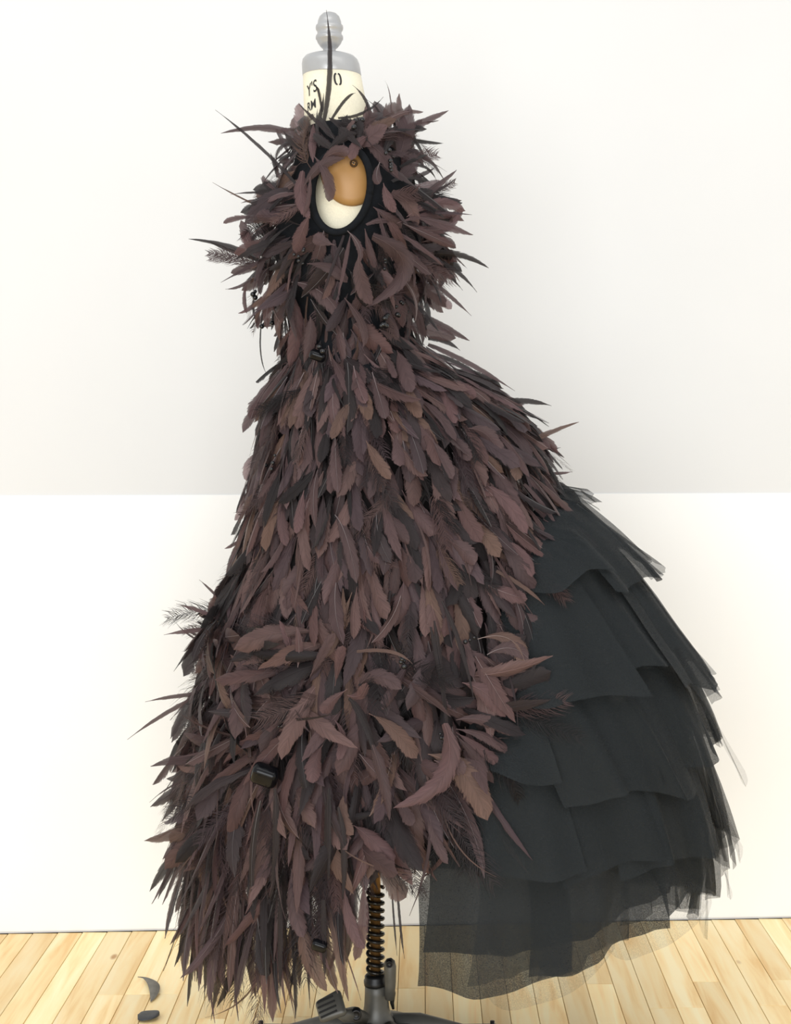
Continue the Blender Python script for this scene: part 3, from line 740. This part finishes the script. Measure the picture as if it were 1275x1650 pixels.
# hand-set feathers: root x, y, bend x, y, tip x, y (photo), width, kind, lift of root and tip from the body (m), colour
HERO = [
 (522,196,540,110,526,16,10,'spike',.01,.02,'d'),(519,180,515,140,500,109,5,'spike',.01,.02,'d'),(533,195,560,150,573,150,6,'spike',.0,.03,'d'),
 (545,190,590,190,618,156,6,'spike',.0,.02,'d'),(598,205,600,160,568,137,7,'spike',.0,.03,'d'),(610,215,625,180,590,160,4,'spike',.0,.02,'d'),
 (500,225,520,190,522,150,9,'spike',.01,.02,'d'),(495,240,462,188,356,215,15,'band',.01,.01,'m'),(482,302,425,235,347,177,7,'spike',.02,.0,'d'),
 (448,285,442,262,436,246,7,'spike',.0,.0,'d'),(446,286,448,268,440,250,5,'spike',.0,.0,'d'),
 (625,218,665,205,723,178,18,'band',.01,.0,'m'),(618,250,645,165,686,256,20,'band',.02,.0,'d'),(648,335,690,310,736,274,16,'band',.01,.0,'m'),
 (648,270,690,255,704,292,7,'spike',.0,.0,'d'),(632,292,672,270,704,317,8,'spike',.01,.0,'d'),
 (655,350,705,310,750,340,32,'leaf',.02,.02,'r'),(640,360,700,335,748,356,24,'leaf',.03,.02,'r'),(660,365,725,385,742,340,18,'band',.02,.03,'r'),
 (590,362,640,338,702,382,14,'band',.03,.02,'m'),(660,365,700,365,728,382,9,'spike',.0,.0,'m'),
 (680,412,735,398,788,432,13,'band',.01,.0,'d'),(684,416,730,420,769,471,9,'spike',.01,.0,'d'),(686,420,725,440,746,468,6,'spike',.0,.0,'d'),
 (690,450,715,465,760,509,9,'spike',.0,.0,'m'),(672,505,715,525,757,549,16,'band',.01,.0,'m'),(690,545,720,545,742,565,10,'spike',.0,.0,'d'),
 (690,555,755,580,830,630,11,'spike',.0,.0,'m'),(700,570,745,585,783,612,9,'spike',.0,.0,'d'),
 (432,430,385,392,304,385,11,'band',.01,.0,'d'),(420,420,370,405,330,386,7,'spike',.0,.0,'d'),(432,436,380,405,336,408,16,'wisp',.01,.0,'m'),(432,440,390,415,336,417,14,'wisp',.01,.0,'m'),
 (405,448,388,466,363,466,6,'spike',.0,.0,'m'),(422,478,405,500,384,505,9,'band',.0,.0,'r'),(415,350,375,348,360,360,16,'leaf',.0,.0,'r'),(424,500,412,575,431,605,3,'spike',.0,.0,'d'),
 (410,520,405,530,402,528,4,'spike',.0,.0,'d'),(398,455,390,480,398,505,12,'leaf',.0,.0,'r'),(420,490,412,510,416,530,13,'leaf',.0,.0,'r'),
 (494,250,486,205,482,166,36,'leaf',.0,-.02,'s'),(488,258,482,238,476,215,34,'leaf',.01,.0,'r'),(505,262,500,225,505,200,24,'point',.02,.02,'r'),
 (488,275,478,330,500,352,26,'band',.02,.03,'r'),(500,345,480,380,478,408,36,'leaf',.03,.03,'r'),(515,262,545,235,562,248,34,'leaf',.02,.03,'m'),(490,300,515,255,556,255,30,'point',.03,.02,'m'),
 (505,250,540,290,530,325,34,'leaf',.03,.03,'m'),(500,285,500,330,489,350,9,'band',.03,.03,'m'),(470,290,440,300,412,322,18,'wisp',.01,.0,'m'),
 (612,262,618,215,606,168,36,'leaf',.01,.02,'r'),(590,215,588,190,592,165,20,'point',.0,.01,'r'),(598,218,570,225,566,258,30,'leaf',.02,.03,'r'),
 (648,288,652,240,650,214,34,'leaf',.0,.01,'r'),(645,240,640,200,631,176,18,'point',.0,.0,'r'),(655,222,655,195,642,176,18,'point',.0,.0,'r'),
 (612,262,602,285,612,296,26,'leaf',.02,.03,'m'),(618,295,622,320,638,342,30,'leaf',.02,.03,'r'),(660,300,700,300,708,290,26,'leaf',.0,-.01,'s'),
 (600,380,705,425,590,495,38,'band',.055,.055,'m'),(578,410,575,455,600,490,44,'leaf',.055,.06,'m'),
 (560,372,590,400,578,425,18,'point',.02,.03,'m'),(495,425,540,425,560,455,34,'leaf',.03,.02,'m'),(470,455,520,455,550,512,48,'leaf',.025,.02,'m'),
 (540,395,520,390,505,380,34,'round',.03,.03,'m'),(468,470,490,520,466,590,40,'leaf',.02,.015,'r'),(500,510,505,540,490,585,34,'point',.02,.02,'m'),
 (555,480,600,530,585,560,26,'point',.02,.02,'m'),(428,420,420,400,450,392,20,'point',.015,.03,'m'),(436,430,415,440,420,475,18,'leaf',.02,.02,'m'),
 (650,470,690,450,720,495,40,'leaf',.0,.0,'m'),(640,520,690,530,735,545,40,'leaf',.01,.0,'m'),(610,530,640,545,675,565,40,'leaf',.015,.02,'m'),
 (600,385,650,400,690,420,30,'leaf',.02,.01,'m'),(560,500,620,480,660,450,26,'wisp',.01,.02,'m'),
 (540,225,520,205,515,185,20,'point',.02,.03,'d'),(555,235,545,205,560,185,24,'point',.02,.03,'d'),(575,230,585,205,575,188,24,'leaf',.02,.03,'d'),(530,240,545,220,575,215,26,'leaf',.025,.03,'d'),
 (545,245,520,230,505,215,24,'leaf',.025,.03,'d'),(560,215,545,195,530,190,14,'band',.02,.03,'d'),(585,240,560,215,548,205,22,'leaf',.03,.03,'d'),(515,235,505,205,512,175,10,'spike',.02,.02,'d'),(600,235,570,200,552,196,16,'wisp',.02,.03,'d'),
 (430,415,400,400,388,355,34,'leaf',.01,.0,'m'),(425,425,395,385,392,372,30,'leaf',.01,.01,'r'),(430,430,420,380,432,340,36,'wisp',.02,.02,'d'),(445,420,430,370,445,320,36,'wisp',.02,.02,'d'),(440,425,400,430,372,440,26,'leaf',.01,.0,'m'),
 (690,360,730,360,745,335,26,'leaf',.01,.0,'r'),(680,390,720,380,735,400,26,'leaf',.01,.0,'m'),(685,430,715,430,730,450,28,'leaf',.01,.0,'r'),(670,300,700,310,715,330,24,'wisp',.0,.0,'d'),(680,470,715,480,728,498,26,'leaf',.0,.0,'s'),
 # skirt
 (640,565,650,590,664,632,46,'leaf',.015,.03,'m'),(570,645,548,660,535,708,36,'leaf',.015,.03,'g'),(665,620,650,640,680,672,38,'leaf',.015,.03,'g'),
 (700,605,720,640,735,682,38,'leaf',.015,.03,'r'),(712,610,740,625,768,640,40,'leaf',.015,.03,'r'),(755,690,790,690,806,735,44,'leaf',.015,.03,'m'),
 (698,710,712,735,730,772,36,'leaf',.02,.03,'m'),(725,700,745,720,758,742,36,'leaf',.015,.03,'m'),(590,710,605,740,630,772,34,'leaf',.015,.03,'g'),
 (560,585,565,620,560,700,40,'leaf',.015,.02,'d'),(530,590,525,640,520,700,36,'leaf',.012,.02,'d'),(600,600,612,640,622,675,36,'leaf',.015,.03,'m'),
 (570,590,575,620,590,650,34,'leaf',.015,.03,'r'),(490,600,470,640,452,690,34,'leaf',.012,.02,'m'),(540,700,540,740,545,795,34,'leaf',.015,.03,'m'),
 (455,800,450,840,462,880,30,'leaf',.01,.03,'r'),(540,830,560,850,575,940,36,'leaf',.01,.03,'m'),(490,790,480,830,478,860,30,'leaf',.01,.03,'r'),
 (780,780,820,800,850,860,40,'leaf',.01,.03,'r'),(720,870,750,880,765,910,44,'leaf',.015,.03,'m'),(800,660,860,690,900,730,34,'leaf',.0,.0,'r'),
 (822,735,865,700,933,680,11,'band',.01,.0,'g'),(795,648,850,640,889,654,12,'spike',.0,.0,'d'),(820,650,845,665,868,676,7,'spike',.0,.0,'d'),
 (870,722,890,725,904,721,4,'spike',.0,.0,'d'),(885,762,900,764,923,760,6,'spike',.0,.0,'r'),(845,780,880,815,905,860,8,'spike',.01,.01,'m'),
 (815,870,850,890,858,930,30,'leaf',.01,.03,'r'),(800,920,850,945,878,975,8,'spike',.01,.03,'g'),
 (780,940,820,960,850,965,40,'leaf',.01,.02,'r'),(830,985,860,1000,875,1012,36,'leaf',.0,.02,'m'),
 (395,790,388,830,378,838,18,'leaf',.0,.0,'s'),(415,730,395,745,398,775,26,'leaf',.0,.0,'s'),(385,870,375,880,362,884,10,'point',.0,.0,'r'),
 # ruff and left side sprays
 (365,978,345,955,321,934,6,'spike',.0,.0,'m'),(360,1000,330,985,284,973,8,'spike',.0,.0,'r'),(350,1014,310,1014,264,1023,9,'spike',.0,.0,'r'),
 (356,1000,320,1025,280,1082,11,'spike',.01,.0,'d'),(335,1012,325,1005,316,1000,5,'spike',.0,.0,'d'),
 (345,1118,290,1118,234,1131,8,'spike',.0,.0,'m'),(345,1116,285,1130,205,1192,9,'spike',.01,.0,'m'),(342,1130,330,1160,320,1192,7,'spike',.0,.0,'d'),
 (375,960,345,960,340,990,34,'leaf',.0,.0,'r'),(370,950,350,930,352,985,26,'leaf',.0,.0,'s'),(360,1050,330,1040,322,1085,44,'wisp',.0,.0,'m'),
 (430,1060,380,1050,345,1080,44,'leaf',.03,.02,'m'),(420,1110,370,1080,340,1095,40,'point',.04,.03,'m'),(445,1130,400,1130,352,1160,40,'point',.04,.04,'m'),
 (462,1175,410,1180,360,1230,36,'point',.04,.05,'r'),(470,1180,440,1200,392,1265,40,'point',.045,.05,'r'),(470,1060,465,1020,450,1000,26,'point',.03,.05,'r'),
 (480,1075,485,1040,478,1010,22,'point',.03,.05,'r'),(500,1090,520,1050,540,1020,30,'leaf',.03,.05,'m'),(540,1105,545,1070,552,1040,28,'round',.03,.05,'r'),
 (560,1110,530,1130,520,1150,34,'round',.04,.05,'r'),(575,1110,600,1070,648,1110,44,'leaf',.03,.05,'m'),(560,1120,585,1130,590,1100,30,'leaf',.03,.05,'r'),
 (562,1125,590,1150,612,1240,15,'band',.04,.05,'d'),(600,1200,622,1260,628,1322,22,'band',.05,.05,'m'),(430,1158,490,1165,545,1148,5,'spike',.05,.05,'d'),
 (595,1150,640,1170,672,1222,50,'round',.04,.05,'g'),(540,1160,560,1190,545,1225,30,'leaf',.03,.05,'r'),(520,1200,500,1230,505,1262,44,'leaf',.03,.05,'r'),
 (580,1215,600,1240,612,1250,40,'leaf',.03,.05,'m'),(335,1215,320,1210,312,1225,34,'leaf',.0,.0,'r'),(325,1180,305,1185,302,1215,26,'leaf',.0,-.01,'s'),
 (330,1200,298,1230,296,1290,34,'leaf',.0,-.02,'s'),(575,1050,640,1040,665,1070,7,'spike',.05,.05,'g'),
 # right lower
 (700,1000,712,1080,724,1202,11,'band',.03,.04,'d'),(694,1010,703,1060,712,1120,9,'band',.03,.04,'d'),(712,968,745,1030,764,1128,9,'band',.03,.04,'d'),
 (770,1030,830,1010,845,1065,48,'round',.02,.05,'g'),(785,1055,825,1030,852,1062,40,'leaf',.03,.05,'m'),(745,1100,790,1110,815,1155,50,'leaf',.03,.03,'r'),
 (735,1160,780,1150,828,1185,34,'leaf',.03,.03,'m'),(735,1175,790,1180,824,1215,32,'leaf',.035,.03,'m'),(735,1180,780,1210,820,1243,30,'leaf',.035,.03,'r'),(735,1185,770,1220,796,1262,28,'leaf',.04,.03,'m'),
 (716,1165,755,1265,634,1302,38,'band',.06,.07,'r'),(690,1215,760,1230,786,1322,74,'leaf',.04,.05,'g'),(700,1225,730,1240,752,1235,46,'leaf',.045,.06,'m'),
 (690,1300,695,1350,722,1392,30,'leaf',.02,.04,'m'),(570,1330,600,1350,636,1392,50,'leaf',.03,.05,'r'),(610,1360,620,1420,655,1446,56,'round',.01,.03,'g'),
 (715,1312,735,1385,800,1413,3,'spike',.03,.05,'g'),(555,1370,600,1405,670,1408,3,'spike',.05,.05,'g'),(640,1290,655,1310,665,1330,36,'leaf',.03,.05,'m'),
 (560,1270,540,1320,570,1345,34,'leaf',.02,.05,'g'),
 (372,1040,345,1045,325,1060,30,'wisp',.01,.0,'m'),(370,1075,340,1070,318,1098,34,'wisp',.01,.0,'m'),(380,1150,345,1150,318,1175,34,'wisp',.01,.0,'m'),(365,1235,330,1240,300,1270,34,'wisp',.01,.0,'m'),(375,1290,330,1300,298,1330,34,'wisp',.01,.0,'m'),
 (395,1010,350,1000,338,1030,40,'leaf',.02,.01,'m'),(400,1085,355,1070,330,1098,44,'leaf',.02,.01,'m'),(385,1165,345,1165,322,1195,36,'leaf',.02,.01,'r'),(380,1200,340,1205,315,1250,36,'leaf',.02,.01,'m'),(390,1240,345,1260,305,1310,34,'point',.02,.01,'m'),
 # hem
 (330,1395,318,1470,281,1558,18,'band',.0,.0,'d'),(340,1395,335,1520,329,1612,14,'spike',.01,.0,'d'),(392,1400,360,1530,340,1645,20,'spike',.03,.04,'d'),
 (380,1500,372,1560,360,1620,10,'spike',.03,.03,'d'),(318,1490,312,1530,305,1575,6,'spike',.0,.0,'d'),(451,1450,452,1530,451,1610,10,'spike',.04,.05,'d'),
 (521,1450,522,1520,524,1585,11,'spike',.04,.04,'d'),(485,1490,500,1560,527,1597,34,'band',.04,.05,'g'),(415,1480,420,1530,434,1572,50,'round',.03,.04,'d'),
 (555,1430,560,1500,588,1528,36,'leaf',.03,.04,'r'),(585,1420,590,1490,572,1548,38,'leaf',.03,.04,'r'),(470,1400,470,1470,490,1510,44,'leaf',.03,.05,'m'),
 (443,1270,450,1360,436,1450,15,'band',.06,.05,'d'),(420,1290,400,1370,408,1460,14,'band',.06,.05,'d'),(530,1270,525,1350,530,1420,15,'band',.05,.05,'d'),(545,1300,560,1370,552,1450,14,'band',.05,.05,'d'),
 (640,1425,645,1500,652,1545,5,'spike',.0,.02,'d'),(632,1440,635,1490,640,1540,4,'spike',.0,.02,'d'),(548,1510,570,1570,582,1612,3,'spike',.03,.03,'g'),
 (440,1540,470,1590,476,1650,3,'spike',.03,.03,'g'),(425,1530,420,1620,330,1640,4,'spike',.03,.03,'g'),(392,1540,385,1600,372,1638,3,'spike',.03,.03,'g'),
 (345,1340,320,1380,306,1400,30,'leaf',.0,.0,'m'),(340,1300,310,1310,298,1335,34,'leaf',.0,.0,'r'),(335,1260,300,1270,280,1285,6,'spike',.0,.0,'d'),(330,1360,305,1370,292,1395,6,'spike',.0,.0,'d'),
]
HC = {'d': lin(40, 33, 33), 'm': lin(76, 59, 59), 'r': lin(88, 66, 66), 'g': lin(92, 71, 63), 's': lin(128, 110, 110)}
def hero(h):
    x0, y0, xm, ym, x1, y1, w, kind, l0, l1, ck = h
    P = []
    s = np.linspace(0, 1, 15)
    for (x, y), l in zip(((x0, y0), (xm, ym), (x1, y1)), (l0, (l0 + l1) / 2 + 0.008, l1)):
        th, a, p = hit(x, y)
        yy = min(p[1], D + 0.02) - l
        if y > 1480: yy = min(yy, D - 0.06)
        P.append(un(x, y, yy))
    # the bend is a true bend: no kink in depth
    P[1][1] = 0.5 * P[1][1] + 0.25 * (P[0][1] + P[2][1]); P[1] = un(xm, ym, P[1][1])
    C = ((1 - s) ** 2)[:, None] * P[0] + (2 * s * (1 - s))[:, None] * P[1] + (s ** 2)[:, None] * P[2]
    nh = np.array([rnd.gauss(0, 0.25), -1.0, rnd.gauss(0.15, 0.2)])
    col = np.array(HC[ck]) * rnd.uniform(0.85, 1.15)
    wm = w * C[7][1] / F_PX
    if kind == 'wisp': add_wisp(C, nh, wm * 1.3, col, 80, hero=True)
    else: add_vane(C, nh, wm, kind, col, rnd.uniform(0.1, 0.4), (rnd.gauss(0, 0.12), rnd.gauss(0, 0.2)), fray=0.1 if kind != 'spike' else 0, sheer=(ck == 's'), hero=True)
for h in HERO: hero(h)

# which feathers show largest from where the photo was taken: those are parts of their own
voff = np.cumsum([0] + [len(f['v']) for f in FE])
allv = np.concatenate([f['v'] for f in FE]); allf = np.concatenate([f['f'] + o for f, o in zip(FE, voff)])
owner = np.repeat(np.arange(len(FE)), [len(f['f']) for f in FE])
tree = BVHTree.FromPolygons(allv.tolist(), allf.tolist())
seen = np.zeros(len(FE))
eye = Vector((0, 0, CAM_H))
for py in range(10, 1650, 5):
    for px in range(200, 960, 5):
        d_ = Vector(un(px, py, 1.0) - np.array([0, 0, CAM_H])).normalized()
        r_ = tree.ray_cast(eye, d_, 5.0)
        if r_[0] is not None: seen[owner[r_[2]]] += 1
order = np.argsort(-seen)
big = set(int(i) for i in order[:290] if seen[i] > 0)

def feather_mesh(name, lst):
    n_v = np.cumsum([0] + [len(f['v']) for f in lst])
    v = np.concatenate([f['v'] for f in lst]); fq = np.concatenate([f['f'] + o for f, o in zip(lst, n_v)])
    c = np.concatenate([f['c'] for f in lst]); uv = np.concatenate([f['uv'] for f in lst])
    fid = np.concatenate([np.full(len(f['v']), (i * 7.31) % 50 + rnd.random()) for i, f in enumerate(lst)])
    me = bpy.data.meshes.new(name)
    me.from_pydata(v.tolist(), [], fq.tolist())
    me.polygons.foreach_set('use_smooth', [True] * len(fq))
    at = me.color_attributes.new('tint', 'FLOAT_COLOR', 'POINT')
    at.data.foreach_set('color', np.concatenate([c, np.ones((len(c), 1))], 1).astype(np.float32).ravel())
    fa = me.attributes.new('fid', 'FLOAT', 'POINT'); fa.data.foreach_set('value', fid.astype(np.float32))
    ul = me.uv_layers.new(name='UVMap')
    ul.data.foreach_set('uv', uv[fq.ravel()].astype(np.float32).ravel())
    me.update()
    return me
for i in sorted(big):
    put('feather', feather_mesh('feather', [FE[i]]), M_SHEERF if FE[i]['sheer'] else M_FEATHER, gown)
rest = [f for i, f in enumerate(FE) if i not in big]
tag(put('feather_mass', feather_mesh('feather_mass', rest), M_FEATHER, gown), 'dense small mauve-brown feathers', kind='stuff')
print('feathers', len(FE), 'tris', len(allf) * 2, 'seen', int((seen > 0).sum()))

# --- beads and jet stones
bead_me = None
def bead(px, py, r, lift=0.02, sx=1.0):
    global bead_me
    if bead_me is None:
        bm = bmesh.new(); bmesh.ops.create_icosphere(bm, subdivisions=2, radius=1)
        bead_me = bpy.data.meshes.new('bead'); bm.to_mesh(bead_me); bm.free(); bead_me.materials.append(M_BEAD)
        bead_me.polygons.foreach_set('use_smooth', [True] * len(bead_me.polygons))
    th, a, p = hit(px, py)
    p = un(px, py, min(p[1], D) - lift)
    o = bpy.data.objects.new('bead', bead_me); COL.objects.link(o); o.parent = gown
    o.location = Vector(p) - gown.location; o.scale = (r * px2m * sx, r * px2m, r * px2m)
brnd = random.Random(3)
for cx, cy, n, sp_, r in ((630, 262, 8, 10, 3.2), (578, 195, 4, 9, 4.5), (482, 418, 6, 7, 2.6), (622, 420, 4, 8, 2.6), (640, 495, 12, 14, 3.4), (620, 515, 7, 10, 4.5), (410, 475, 3, 6, 4), (430, 520, 4, 6, 3.6),
                          (515, 572, 4, 7, 4), (438, 740, 4, 8, 3.2), (648, 1063, 4, 7, 3.6), (755, 1030, 3, 8, 3.2), (712, 1185, 3, 5, 3), (452, 1168, 3, 6, 4), (400, 1478, 2, 4, 4)):
    for _ in range(n):
        bead(cx + brnd.gauss(0, sp_ * 0.6), cy + brnd.gauss(0, sp_), r * brnd.uniform(0.7, 1.2), brnd.uniform(0.03, 0.045) if cy > 600 else brnd.uniform(0.022, 0.04))
def stone(px, py, w, h_, lift):
    th, a, p = hit(px, py); p = un(px, py, p[1] - lift)
    bm = rounded_box((w * px2m, 0.62 * w * px2m, max(h_, 0.6 * w) * px2m), p, 0.245 * w * px2m, 7, Matrix.Rotation(0.35, 3, 'Y') @ Matrix.Rotation(0.55, 3, 'X'))
    o = bm_obj('jet_stone', bm, M_STONE, gown); o['label'] = 'large glossy black stone'
stone(427, 1249, 40, 32, 0.05); stone(515, 1524, 22, 16, 0.045); stone(512, 573, 26, 12, 0.03)

# --- tulle petticoat and train: six tiers of cut panels
pet = bpy.data.objects.new('petticoat', None); COL.objects.link(pet); pet.parent = gown; pet['label'] = 'tiered black tulle petticoat and train'
trnd = random.Random(9)
EDGE = np.array([(560, 725), (605, 790), (660, 850), (720, 878), (790, 892), (850, 872), (920, 842), (1000, 838), (1060, 825), (1130, 805), (1180, 790), (1240, 750), (1290, 700), (1350, 672), (1410, 655), (1700, 650)], float)
def edge_theta(a):
    best = PI / 2
    for d in range(0, 91):
        th = R_(d); q = proj(S(th, a))
        if q[0] > np.interp(q[1], EDGE[:, 0], EDGE[:, 1]): return th
    return best
R_ = math.radians
EA = np.arange(600, 1710, 10.0); ET = np.array([edge_theta(a) for a in EA])
def tulle_panel(t0, t1, a_top, a_hem, o0, flare, amp, k, mat, ragged=8.0, nu=None, nv=12, drop=0.0, scallop=0.0, lean=0.0):
    nu = nu or max(10, int(abs(t1 - t0) / math.radians(1.6)))
    ph, ph2, ph3 = trnd.uniform(0, 6.28), trnd.uniform(0, 6.28), trnd.uniform(0, 6.28)
    V, Fs = [], []
    for j in range(nv + 1):
        s = j / nv
        for i in range(nu + 1):
            f = i / nu; th = t0 + (t1 - t0) * f
            hem = a_hem + ragged * math.sin(2.3 * f * 3 + ph2) + drop * (f - 0.5) - scallop * abs(2 * f - 1) ** 3
            hem -= 58 * math.exp(-((th - R_(50)) / R_(24)) ** 2) * (a_hem > 1380)
            a = a_top + (hem - a_top) * s
            fold = math.sin(k * th + ph) + 0.45 * math.sin(2.3 * k * th + ph3 + 1.3 * s)
            off = o0 + flare * s ** 1.25 + amp * (0.25 + 0.75 * s) * fold
            th2 = th + 0.5 * amp * s * math.cos(k * th + ph) / 0.3
            th2 += lean * s
            e0 = float(np.interp(a, EA, ET)) - R_(5)
            if a < 1330: th2 = min(max(th2, e0), PI - e0)
            g = min(max((min(th2, PI - th2) - e0) / R_(14), 0), 1); g = g * g * (3 - 2 * g)
            off = off * g - 0.012 * (1 - g)
            V.append(S(th2, a, off))
    for j in range(nv):
        for i in range(nu):
            q = j * (nu + 1) + i
            Fs.append((q, q + 1, q + nu + 2, q + nu + 1))
    return mesh_obj('tulle_panel', V, Fs, mat, pet)
R_ = math.radians
TIERS = [(640, 792, 0.028), (720, 905, 0.036), (840, 1062, 0.040), (970, 1195, 0.040), (1090, 1325, 0.042), (1210, 1455, 0.040)]
for ti, (at_, ah, fl_) in enumerate(TIERS):
    lay = 0.006 * (5 - ti) * 0.6
    t = float(np.interp(ah, EA, ET)) - R_(4)
    while t < R_(185):
        wd = R_(trnd.uniform(20, 34))
        front = t < R_(62)
        mat = M_TULLE if front else M_TULLE_THIN
        tulle_panel(t - R_(5), t + wd, at_, ah + trnd.uniform(-26, 22), 0.004 + lay, fl_ + trnd.uniform(-.004, .006), trnd.uniform(.006, .011), trnd.uniform(13, 22), mat,
                    ragged=trnd.uniform(4, 12), drop=trnd.uniform(-34, 20), lean=R_(trnd.uniform(2, 13)) * (t < R_(80)))
        t += wd - R_(2)
    # an under-layer of each tier, full round
    tulle_panel(R_(-4), R_(66), at_, ah - 22, -0.012 + lay, fl_ * 0.6, 0.008, 19, M_TULLE, nu=70)
    tulle_panel(R_(60), R_(190), at_, ah - 30, -0.012 + lay, fl_ * 0.6, 0.007, 21, M_TULLE_THIN, nu=90)
for t0, t1, at_, ah, fl_ in ((70, 96, 700, 806, .05), (66, 98, 790, 914, .062), (70, 100, 890, 1105, .055), (62, 84, 930, 1085, .06), (72, 100, 1130, 1352, .058), (76, 112, 1200, 1395, .05)):
    tulle_panel(R_(t0), R_(t1), at_, ah, 0.008, fl_, 0.006, trnd.uniform(20, 30), M_TULLE_THIN, ragged=5, drop=-20)
# bottom frill and sheer outermost edges
for t0, t1, ah, al in ((6, 24, 1456, 0), (20, 40, 1470, 0), (38, 62, 1450, 0), (60, 84, 1462, 0), (80, 112, 1450, 0), (110, 150, 1450, 0), (145, 186, 1455, 0)):
    tulle_panel(R_(t0), R_(t1), 1300, ah, 0.0, 0.030, 0.008, trnd.uniform(26, 40), M_TULLE_THIN, ragged=6, drop=trnd.uniform(-20, 20))
for t0, t1, at_, ah, fl_ in ((8, 34, 1330, 1500, .04), (30, 62, 1330, 1490, .05), (58, 88, 1330, 1500, .055), (70, 108, 1180, 1372, .07), (72, 104, 1020, 1260, .075), (60, 96, 1250, 1440, .07)):
    tulle_panel(R_(t0), R_(t1), at_, ah, 0.01, fl_, 0.004, 14, M_TULLE_SHEER, ragged=4, scallop=46, drop=0)

# ------------------------------------------------------------------ things lying on the floor
def floor_pt(px, py, z=0.0):
    y = F_PX * (CAM_H - z) / (py - VY); return un(px, py, y)
n = 16; V, Fs = [], []
A, Bm, Cc_ = floor_pt(222, 1576), floor_pt(262, 1590), floor_pt(243, 1616)
for i in range(n):
    s = i / (n - 1)
    c = (1 - s) ** 2 * A + 2 * s * (1 - s) * Bm + s * s * Cc_
    tn = 2 * (1 - s) * (Bm - A) + 2 * s * (Cc_ - Bm); tn /= np.linalg.norm(tn)
    bn = np.array([-tn[1], tn[0], 0])
    w = 0.024 * math.sin(math.pi * min(max((s - 0.12) / 0.88, 0), 1)) ** 0.8 * 0.42 + 0.0006
    for j, u in enumerate((-1, -0.5, 0, 0.5, 1)):
        V.append(c + bn * w * u + np.array([0, 0, 0.002 + 0.010 * math.sin(math.pi * s) * (1 - 0.4 * u * u) + 0.001 * (u == 0)]))
for i in range(n - 1):
    for j in range(4): Fs.append((i * 5 + j, i * 5 + j + 1, i * 5 + j + 6, i * 5 + j + 5))
o = mesh_obj('loose_feather', V, Fs, M_GREYF); tag(o, 'curved grey feather with a thin quill, fallen on the floorboards', 'feather')
# rounded black feather tip
V, Fs = [], []
c0, c1 = floor_pt(222, 1640), floor_pt(257, 1640)
n, m = 14, 10
for i in range(n):
    s = i / (n - 1)
    c = c0 * (1 - s) + c1 * s
    w = 0.024 * (max(1 - abs(2 * s - 1) ** 3.2, 0.0) ** 0.5) * (1 - 0.25 * s) + 0.001
    for j in range(m):
        t = 2 * math.pi * j / m
        V.append(c + np.array([0, w * math.cos(t), 0.0035 + 0.003 * math.sin(t) + 0.004 * s * s]))
for i in range(n - 1):
    for j in range(m): Fs.append((i * m + j, i * m + (j + 1) % m, (i + 1) * m + (j + 1) % m, (i + 1) * m + j))
Fs.append(tuple(range(m))); Fs.append(tuple(range((n - 1) * m, n * m)))
o = mesh_obj('feather_tip', V, Fs, M_BLACKF); tag(o, 'small blunt black feather piece lying flat on the floorboards', 'feather')
